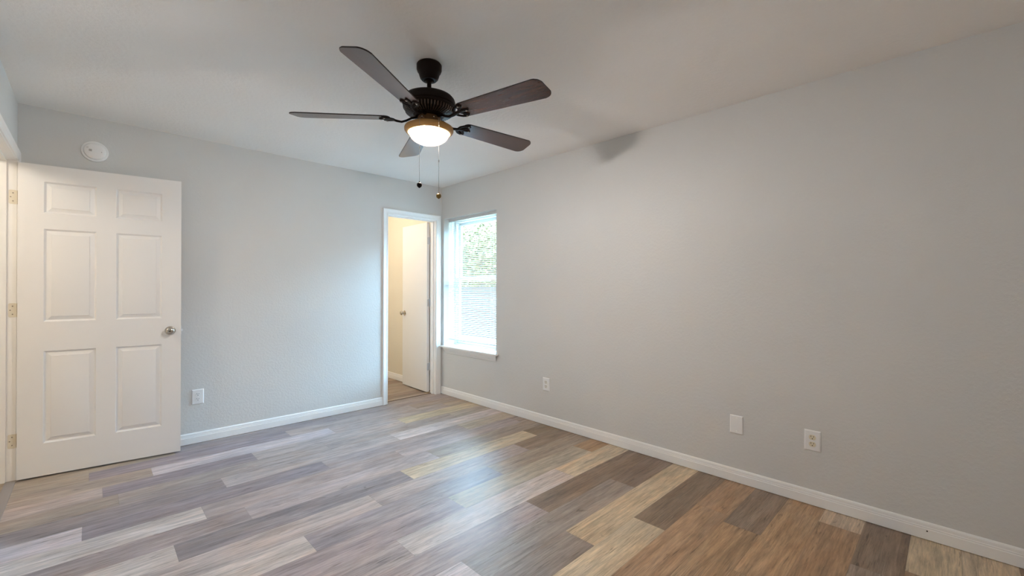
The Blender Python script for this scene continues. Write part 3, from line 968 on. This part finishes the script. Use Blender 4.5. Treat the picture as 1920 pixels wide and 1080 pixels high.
rot_place(bp, (XR - 0.0003, 0.968, 0.370), R(-90))

# ------------------------------------------------------------------ smoke detector
sd = empty('smoke_detector', (0.013, YB - 0.0003, 2.203))
tag(sd, 'round white smoke detector high on the back wall above the panelled door', 'smoke detector')
RX = Matrix.Rotation(R(90), 4, 'X')
bm = bmesh.new(); lathe(bm, [(0, 0), (0.071, 0), (0.071, 0.006), (0.069, 0.009), (0.062, 0.0105), (0, 0.0105)], 56)
obj('mounting_base', xform(bm, RX), M_PLASTIC, sd, 30)
bm = bmesh.new(); lathe(bm, [(0.0, 0.010), (0.0575, 0.010), (0.0575, 0.020), (0.0555, 0.0255), (0.049, 0.0305), (0.036, 0.0335), (0.0, 0.0345)], 56)
dm = obj('detector_cap', xform(bm, RX), M_PLASTIC, sd, 30)
bm = bmesh.new()
for i in range(3):
    for j in range(3):
        x, z = -0.028 + 0.0052 * i, -0.005 + 0.0052 * j
        box(bm, x - 0.0018, x + 0.0018, -0.0348, -0.030, z - 0.0018, z + 0.0018)
obj('sounder_grille', bm, mat('grey_grille', (0.22, 0.21, 0.18), 0.6), sd)
bm = bmesh.new()
ring = []
for k in range(13):
    a = R(20 + 320 * k / 12)
    ring.append((-0.036 + 0.005 * math.cos(a), -0.0328, 0.0175 + 0.0035 * math.sin(a)))
tube(bm, ring, 0.0008, 6)
obj('button_outline', bm, mat('grey_print', (0.35, 0.33, 0.29), 0.6), sd)
bm = bmesh.new(); lathe(bm, [(0.0, 0.0), (0.0030, 0.0), (0.0026, 0.001), (0, 0.0012)], 12)
obj('indicator_light', xform(bm, Matrix.Translation((0.034, -0.0335, -0.004)) @ RX), mat('grey_led', (0.5, 0.48, 0.46), 0.4), sd)

# ------------------------------------------------------------------ outside the window
bm = bmesh.new(); box(bm, XR + RW, 40, -14, 32, -0.45, -0.35)
tag(obj('lawn', bm, mat('lightened_lawn', (0.46, 0.38, 0.26), 0.9, spec=0.0)), 'pale lawn outside the window', 'lawn', kind='structure')  # sunlit brightness put into the lawn colour, bounces light to the ceiling
bm = bmesh.new()
y = -3.0
while y < 22.0:
    box(bm, 9.0, 9.02, y, y + 0.138, -0.36, 1.30 + 0.01 * random.random(), 0.002, 1)
    y += 0.142
tag(obj('board_fence', bm, mat('darkened_fence', (0.050, 0.040, 0.034), 0.9, spec=0.0)), 'dark board fence outside behind the window blind', 'fence')  # shade put into the fence colour so the blind's gaps stay dim
bm = bmesh.new()
rt = random.Random(3)
tc0 = Vector((13.0, 15.2, 2.7))
for k in range(8000):
    d = Vector((rt.gauss(0, 1), rt.gauss(0, 1), rt.gauss(0, 0.8))).normalized() * (rt.random() ** 0.4)
    c = tc0 + Vector((d.x * 2.2, d.y * 4.2, d.z * 1.7))
    n = Vector((rt.gauss(0, 1), rt.gauss(0, 1), rt.gauss(0, 1))).normalized()
    t = n.orthogonal().normalized(); b = n.cross(t)
    s = rt.uniform(0.06, 0.13)
    bm.faces.new([bm.verts.new(c + t * s * u + b * s * v * 0.6) for u, v in ((-1, 0), (0, -1), (1, 0), (0, 1))])
tr = empty('tree', (tc0.x, tc0.y, -0.35))
tag(tr, 'yellow-green leafy tree outside behind the window blind', 'tree')
fo = obj('foliage', bm, mat('yellow_green_leaf', (0.13, 0.105, 0.045), 0.8, spec=0.05), tr)
fo.location = -Vector((tc0.x, tc0.y, -0.35))
bm = bmesh.new(); tube(bm, [(0, 0, 0), (0.05, 0, 1.2), (0, 0.1, 2.4), (0, 0.1, 3.4)], [0.16, 0.13, 0.10, 0.05], 12)
obj('trunk', bm, mat('bark', (0.12, 0.09, 0.06), 0.9), tr, 50)
